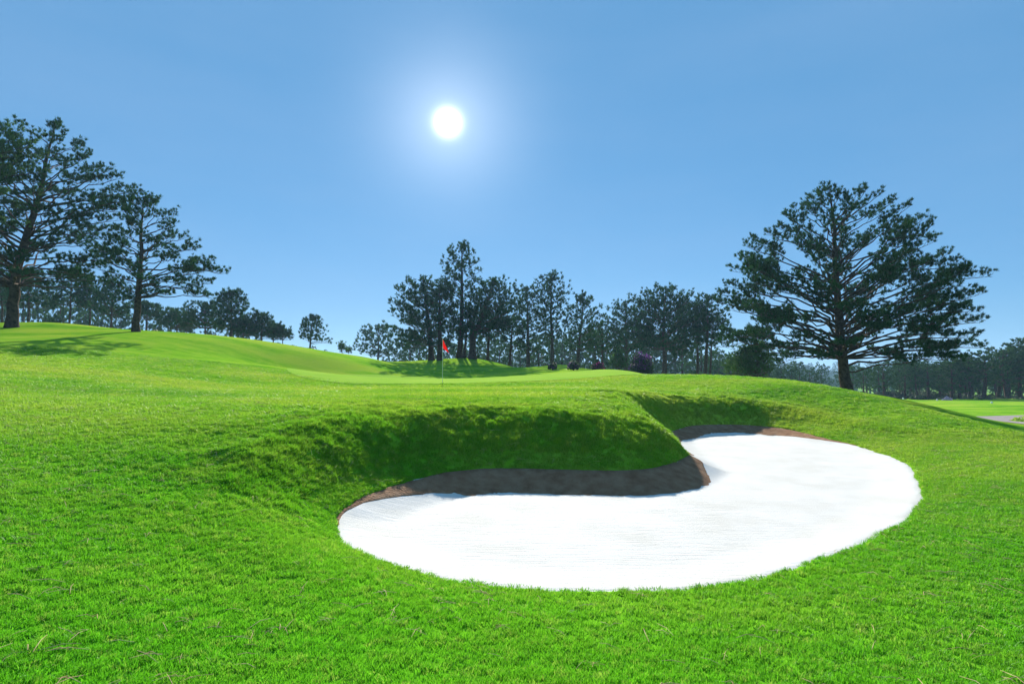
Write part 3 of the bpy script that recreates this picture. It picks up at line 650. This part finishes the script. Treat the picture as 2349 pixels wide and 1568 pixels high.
def leaf_blob(P, size, g, mat, name, parent, w=.55):
    n = len(P); d = g.normal(0, 1, (n, 3)); d /= np.linalg.norm(d, axis=1, keepdims=True); s = np.cross(d, g.normal(0, 1, (n, 3))); s /= np.linalg.norm(s, axis=1, keepdims=True)
    L = (size*g.uniform(.6, 1.2, n))[:, None]; V = np.stack([P-d*L*.5, P+s*L*w*.5, P+d*L*.5, P-s*L*w*.5], 1).reshape(-1, 3)
    return mesh_obj(name, V, np.arange(4*n).reshape(-1, 4), mat, parent)
def flat_leaf(name, c1, c2, tr=.35):
    m, t, o = new_mat(name); gg = N(t, 'ShaderNodeNewGeometry'); leaf_shader(t, o, ramp(t, gg.outputs['Random Per Island'], [(0, c1), (1, c2)]), tr); return m
M_SHRUB = flat_leaf("shrub_leaf", (.02, .045, .02), (.05, .09, .03)); M_PURPLE = flat_leaf("purple_flower", (.07, .015, .11), (.20, .05, .30), .3)
M_PINK = flat_leaf("magenta_flower", (.12, .012, .07), (.36, .04, .22), .3); M_LIME = flat_leaf("lime_leaf", (.22, .40, .03), (.42, .55, .05), .45)
M_PALE = flat_leaf("pale_flower", (.40, .34, .50), (.62, .58, .72), .3)
def lump_points(g, n, w, d, h, z0=0.):
    """points in an uneven rounded bush"""
    c = g.normal(0, 1, (9, 3)); c /= np.linalg.norm(c, axis=1, keepdims=True)
    u = g.normal(0, 1, (n, 3)); u /= np.linalg.norm(u, axis=1, keepdims=True)
    b = 1+.45*np.max(u@c.T, axis=1)**5-.25; r = g.uniform(.45, 1, n)**.5*b
    P = u*r[:, None]; P[:, 2] = np.abs(P[:, 2]+.25)/1.25
    return P*np.array([w/2, d/2, h])+[0, 0, z0]
def flower_shrub(px, Y, pyb, pyt, wpx, label, mats, seed, amount, stem=.0, name='flowering_shrub', cat='flowering shrub', group='round flowering shrubs in front of the pines'):
    g = np.random.default_rng(seed); x, _, zt = at(px, pyt, Y); z = float(height(np.array([x]), np.array([float(Y)]))[0]); w = wpx/FPX*Y; h = zt-z
    r = empty(name, (x, Y, z-.02), label, cat, group)
    T = Tubes(); s0 = stem*h
    for i in range(9):
        a = g.uniform(0, 6.28); q = w*.3*g.uniform(.3, 1); T.add([(0, 0, 0), (math.cos(a)*q*.4, math.sin(a)*q*.4, s0+.25*h), (math.cos(a)*q, math.sin(a)*q, h*.75)], [.05, .035, .015], 5)
    T.build("stems", M_BARK, r)
    P = lump_points(g, int(900*w*h), w, w*.9, h-s0, s0); leaf_blob(P, .16, g, M_SHRUB, "leaves", r)
    P = lump_points(g, int(900*amount*w*h), w*1.04, w*.95, (h-s0)*1.04, s0)
    rr = np.linalg.norm(P/np.array([w/2, w/2, h]), axis=1); P = P[(rr > .7) & (P[:, 2] > s0+.15*h)]
    if len(P): leaf_blob(P, .14, g, mats, "flowers", r, .8)
    return r
flower_shrub(552.8, 52, 369, 361, 10, 'dark round shrub at the foot of the tall feathery pine', M_PURPLE, 81, .12, .15)
flower_shrub(573.5, 50, 368.5, 360.5, 12, 'round shrub sprinkled with purple flowers left of the magenta one', M_PURPLE, 82, .35, .12)
flower_shrub(598, 47, 369.5, 361, 12.5, 'round shrub covered with bright magenta flowers', M_PINK, 83, .6, .12)
flower_shrub(641, 52, 371.5, 353, 22, 'large flowering bush with deep purple blossom, biggest of the shrubs', M_PURPLE, 84, .5, .25)
def bush(px, Y, pyt, wpx, label, seed, group='low dark bushes along the skyline', mat=None, name='bush', cat='bush'):
    g = np.random.default_rng(seed); x, _, zt = at(px, pyt, Y); z = float(height(np.array([x]), np.array([float(Y)]))[0]); w = wpx/FPX*Y; h = max(zt-z, .4)
    o = leaf_blob(lump_points(g, int(min(420*w*h, 9000)), w, min(w*.8, 3), h), .24, g, mat or M_SHRUB, name, None, .45); o.location = (x, Y, z); tag(o, label, cat, group=group); return o
for i, (px, Y, pt, w, lab) in enumerate([(54, 62, 315, 22, 'low dark bush between the thick leaning trunk and the slim hazy pine'), (158, 62, 327, 18, 'low bush right of the smaller rise trunk'),
    (185, 64, 331, 34, 'long dark bush under the low spreading pine'), (215, 62, 333.5, 20, 'dark bush at the foot of the tallest skyline pine'), (247, 64, 338.5, 18, 'dark bush right of the tallest skyline pine'),
    (278, 64, 343, 18, 'bush under the lower end of the crest row'), (291, 62, 344, 12, 'small bush just past the last crest pine'), (300.5, 64, 345.5, 5, 'tiny round bush alone on the skyline'),
    (312, 68, 346, 12, 'bush at the foot of the lone crooked pine'), (325, 68, 350, 12, 'bush trailing right of the lone crooked pine')]):
    bush(px, Y, pt, w, lab, 100+i)

# generic pines of the woods, one of each kind and then copies with parts
def wood_pine(seed, H, R, zb, limbs, label, group):
    """a woodland pine H metres tall built round the origin"""
    g = np.random.default_rng(seed); r = empty("pine_tree", (0, 0, 0), label, 'pine tree', group)
    T = Tubes(); b = g.normal(0, .25, 2); P = [(b[0]*math.sin(2.5*t), b[1]*math.sin(2*t), H*t) for t in np.linspace(0, 1, 8)]
    T.add(P, [.30*(1-t)+.03 for t in np.linspace(0, 1, 8)], 7); T.build("trunk", M_BARK, r)
    B = Tubes(); tp, ta, ts = [], [], []
    for i in range(limbs):
        u = (i+.5)/limbs; z = zb*H+(1-zb)*H*u**.9; prof = math.sin(math.pi*min(1, (.30+.70*(1-u))))**.8*.2+.8*math.sqrt(max(0, 1-(max(0, u-.25)/.76)**2))
        rr = R*prof*g.uniform(.6, 1.05); ph = i*2.4+g.uniform(-.4, .4); A = np.array([0, 0, max(z-rr*(.2+.5*u), zb*H*.8)]); E = np.array([rr*math.cos(ph), rr*math.sin(ph), z])
        add_limb(B, A, E, rr, u, .2*(1-u)+.05, g, tp, ta, ts, .2, 0, 1.35, H, .55, .3)
    mesh_obj("branches", np.concatenate(B.V), np.concatenate(B.F), M_BARK, r, True)
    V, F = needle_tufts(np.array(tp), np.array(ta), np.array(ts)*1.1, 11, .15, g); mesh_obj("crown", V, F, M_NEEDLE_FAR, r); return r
def copy_tree(root, loc, rz, s, label, group=None):
    r = root.copy(); COL.objects.link(r)
    for ch in root.children: c = ch.copy(); COL.objects.link(c); c.parent = r
    place(r, loc, rz, s, label, group); return r
def place(r, loc, rz, s, label, group):
    r.location = loc; r.rotation_euler = (0, 0, rz); r.scale = s; r['label'] = label
    if group: r['group'] = group
kinds = [wood_pine(201, 10, 3.2, .28, 26, '', ''), wood_pine(202, 10, 4.2, .38, 26, '', ''), wood_pine(203, 10, 2.4, .22, 24, '', ''), wood_pine(204, 10, 3.6, .12, 32, '', '')]
used = [False]*4
def wood(px, Y, pyt, kind, label, group, g, wide=1.):
    x, _, zt = at(px, pyt, Y); z = float(height(np.array([x]), np.array([float(Y)]))[0])-.1; s = (zt-z)/10
    args = ((x, Y, z), g.uniform(0, 6.28), (s*wide, s*wide, s), label, group)
    if used[kind]: copy_tree(kinds[kind], *args)
    else: used[kind] = True; place(kinds[kind], *args)
gw = np.random.default_rng(5)
KIND = ['pine with rounded crown', 'pine with wide flat crown', 'slim pine', 'low branched bushy pine']
def near(px, marks):
    for lim, txt in marks:
        if px < lim: return txt
    return marks[-1][1]
ROWM = [(420, 'left of the mound'), (450, 'behind the red flag'), (480, 'behind the tallest mound pine'), (510, 'past the right foot of the mound'), (545, 'left of the tall feathery pine'), (575, 'behind the dark round shrub'),
        (610, 'behind the magenta shrub'), (650, 'behind the large purple bush'), (690, 'behind the widest dark pine'), (730, 'behind the paired trunks'), (2000, 'left of the giant pine trunk')]
WOODM = [(880, 'right of the giant pine trunk'), (910, 'under the giant pine branches'), (935, 'left of the pale flower bed'), (962, 'behind the pale flower bed'), (990, 'behind the wide forked-limb pine'), (1024, 'near the right picture edge'), (3000, 'beyond the right picture edge')]
LEFTM = [(8, 'left of the thick leaning trunk'), (60, 'right of the thick leaning trunk'), (125, 'between the two rise pines'), (160, 'behind the smaller rise pine'), (215, 'left of the tallest skyline pine'), (2000, 'behind the end of the crest row')]
WG = 'pines of the wood along the far fairway'
for px, Y, pt, kd, wd, lab in [
    (820.5, 150, 364.7, 1, .75, 'umbrella shaped hazy pine left of the giant trunk'),
    (862, 104, 368, 0, 1.1, 'pine at the left end of the far wood, just right of the giant trunk'),
    (878, 110, 366, 2, 1.2, 'slim pine of the far wood, second trunk right of the giant one'),
    (884, 106, 362, 0, 1.2, 'pale trunked pine of the far wood under the giant lower branch'),
    (904, 108, 364, 3, 1.1, 'dense leafy pine of the far wood with pale green crown'),
    (917, 106, 365, 0, 1.2, 'pine with bare lower trunk in the middle of the far wood'),
    (939, 108, 363, 3, 1.0, 'dark low branched pine behind the pale flower bed'),
    (958, 104, 357, 1, 1.2, 'spreading pine left of the forked limb pine in the far wood'),
    (981.6, 100, 353.5, 1, 1.5, 'wide spreading pine with pale forked limbs at the fairway edge'),
    (996, 104, 349, 0, 1.3, 'tall dark pine second from the right edge of the far wood'),
    (1018, 102, 341, 3, 1.1, 'tallest pine of the far wood at the right picture edge')]:
    wood(px, Y, pt, kd, lab, WG, gw, wd)
for px, Y, pt, kd, wd, lab in [(969, 101, 356, 3, 1.2, 'leafy dark pine tucked left of the wide forked-limb pine'), (1006, 100, 350, 0, 1.3, 'pine filling the gap left of the tallest pine at the right picture edge'),
    (1038, 99, 343, 1, 1.4, 'spreading pine cut by the right picture edge'), (928, 104, 362, 2, 1.5, 'narrow dark pine left of the low branched pine behind the flower bed'), (950, 102, 360, 3, 1.1, 'dark pine just right of the pale flower bed')]:
    wood(px, Y, pt, kd, lab, WG, gw, wd)
DEEP = 'pines deeper in the far wood'
for i in range(30):
    px = 850+gw.uniform(0, 230); Y = gw.uniform(112, 135); kd = int(gw.integers(0, 4)); wood(px, Y, 366-max(0, px-950)*.22+gw.uniform(-3, 3), kd, KIND[kd]+' deep in the far wood, '+near(px, WOODM), DEEP, gw, gw.uniform(1, 1.4))
BG = 'hazy pines seen between the trunks of the row'
for i in range(46):
    px = 395+i*9.2+gw.uniform(-5, 5); Y = gw.uniform(105, 170); top = np.interp(px, [395, 440, 500, 560, 620, 680, 740, 800], [352, 345, 340, 338, 334, 340, 354, 364])+gw.uniform(-4, 5)
    kd = int(gw.integers(0, 4)); wood(px, Y, top, kd, 'hazy '+KIND[kd]+' in the hollow '+near(px, ROWM), BG, gw, gw.uniform(.8, 1.15))
LB = 'faint pines beyond the left hill'
for i in range(14):
    px = -20+i*21+gw.uniform(-8, 8); Y = gw.uniform(105, 130); top = np.interp(px, [0, 100, 200, 300], [290, 304, 318, 336])+gw.uniform(-5, 6)
    kd = int(gw.integers(0, 4)); wood(px, Y, top, kd, 'faint '+KIND[kd]+' beyond the hill crest, '+near(px, LEFTM), LB, gw, .8)
for i in range(10):
    bush(862+i*19+gw.uniform(-4, 4), 106+gw.uniform(0, 4), 389+gw.uniform(-2, 1)+i*.8, 24+gw.uniform(0, 8), 'thick shaded bush inside the far wood, '+near(862+i*19, WOODM), 145+i, 'shaded undergrowth inside the far wood')
for i in range(10):
    bush(866+i*17+gw.uniform(-4, 4), 97+gw.uniform(0, 3), 393+gw.uniform(-2, 1)+i*.7, 12+gw.uniform(0, 8), 'low dark bush at the far fairway edge, '+near(866+i*17, WOODM), 130+i, 'undergrowth bushes at the edge of the far wood')
bush(947, 94, 396.2, 9, 'pale lilac flower bed at the edge of the far fairway', 160, None, M_PALE, 'flower_bed', 'flower bed')
bush(1024, 53.5, 416.6, 24, 'lime green ground cover plant on the island inside the path', 161, None, M_LIME, 'ground_cover_plant', 'plant')

# distant wood as one mass: the same pines scattered over the valley sides
def distant_wood():
    n = 1500; th = gw.uniform(-1.15, 1.15, n); R = 175+gw.uniform(0, 1, n)**.7*620; x = R*np.sin(th); y = R*np.cos(th)
    src = []
    for kd in kinds[:3]:
        Vs = []; Fs = []; off = 0
        for ch in kd.children:
            if ch.name.startswith('branches'): continue
            me = ch.data; v = np.empty(len(me.vertices)*3); me.vertices.foreach_get('co', v); v = v.reshape(-1, 3)
            f = np.empty(len(me.loops), np.int32); me.loops.foreach_get('vertex_index', f); Vs.append(v); Fs.append([q for q in [f.reshape(-1, 4) if len(f) == 4*len(me.polygons) else None] if q is not None][0]+off); off += len(v)
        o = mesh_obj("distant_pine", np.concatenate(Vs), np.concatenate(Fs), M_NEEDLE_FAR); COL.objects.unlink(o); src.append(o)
    s = gw.uniform(.8, 1.5, n)
    # low trees where the photograph sees far hills, so the wood keeps under the skyline
    lift = np.where(R > 500, (R-500)/600*22, 0)
    o = scatter("woodland", x, y, np.stack([s*1.2, s*1.2, s], 1), src, 'far pine woodland fading to blue haze on the valley slopes', .02, lift)
def flag():
    x, Y, z = at(442.5, 383, 26); z = float(height(np.array([x]), np.array([26.]))[0])
    r = empty("golf_flagstick", (x, 26, z), 'thin golf flagstick with drooping red flag standing in the green', 'golf flag')
    T = Tubes(); T.add([(0, 0, -.05), (0, 0, 1.0), (0, 0, 2.08)], [.011, .010, .008], 10); T.build("pole", simple("pole_paint", (.75, .72, .5), (.8, .78, .6), 2, .4), r)
    T = Tubes(); T.add([(0, 0, 2.075), (0, 0, 2.09), (0, 0, 2.10)], [.016, .016, .006], 10); T.build("pole_cap", simple("cap_white", (.8, .8, .8), (.8, .8, .8), 2, .4), r)
    # hanging cloth: hoist along the pole, free corner sagging down with folds
    m, t, o = new_mat("red_cloth"); gg = N(t, 'ShaderNodeRGB'); gg.outputs[0].default_value = (.95, .05, .035, 1); leaf_shader(t, o, gg.outputs[0], .45, rough=.6)
    nu, nv = 16, 22; V = []
    for i in range(nu):
        u = i/(nu-1)
        for j in range(nv):
            v = j/(nv-1); drop = .02+.18*u; hh = .50-.10*u
            zz = 2.04-drop*1.0-v*hh*(.8+.35*u); wv = (.05+.26*math.sin(min(1, v*1.15)*math.pi*.5+.15))*(1 if v < .85 else 1-.5*(v-.85)/.15)
            xx = .008+u*(.07+.22*v**.9); yy = .045*math.sin(u*9+v*1.5)*u**.5
            V.append((xx, yy, zz))
    fl = mesh_obj("flag", V, grid_faces(nu, nv), m, r, True); sm = fl.modifiers.new('cloth', 'SOLIDIFY'); sm.thickness = .003
    T = Tubes(); T.add([(0, 0, .004), (0, 0, .006)], [.054, .054], 24); T.build("cup_rim", simple("cup_white", (.8, .8, .8), (.8, .8, .8), 2, .4), r)
flag()
M_WHITE = simple("white_paint", (.75, .75, .75), (.8, .8, .8), 2, .5)
for px, py, Y, lab in [(903, 395.6, 90, 'small white tee marker at the left of the far fairway'), (991.7, 402.2, 82, 'small white tee marker at the right of the far fairway'), (937, 399, 88, 'small white tee marker midway along the far fairway')]:
    x = at(px, py, Y)[0]; z = float(height(np.array([x]), np.array([float(Y)]))[0]); T = Tubes(); T.add([(0, 0, -.02), (0, 0, .12), (0, 0, .22), (0, 0, .26)], [.11, .13, .09, .02], 12)
    o = T.build("tee_marker", M_WHITE, None); o.location = (x, Y, z); tag(o, lab, 'tee marker', group='white markers on the far fairway')
distant_wood()

# ---------------------------------------------------------------- air
def haze():
    x0, x1, y0, y1, z0, z1 = -1750, 1750, -420, 2500, -40, 60
    V = [(x, y, z) for x in (x0, x1) for y in (y0, y1) for z in (z0, z1)]
    F = [(0, 1, 3, 2), (4, 6, 7, 5), (0, 4, 5, 1), (2, 3, 7, 6), (0, 2, 6, 4), (1, 5, 7, 3)]
    m = bpy.data.materials.new("haze_air"); m.use_nodes = True; t = m.node_tree; t.nodes.clear(); o = N(t, 'ShaderNodeOutputMaterial')
    v = N(t, 'ShaderNodeVolumePrincipled'); v.inputs['Color'].default_value = (*HAZE_COL, 1); v.inputs['Density'].default_value = HAZE; v.inputs['Anisotropy'].default_value = .2
    t.links.new(v.outputs[0], o.inputs['Volume'])
    tag(mesh_obj("haze", V, np.array(F), m), kind='stuff', label='thin blue haze in the air over the valley')
HAZE = .00036; HAZE_COL = (.40, .68, 1.0)
haze()
print('TUFTS', sum(q[3] for q in STAT), STAT[:6])
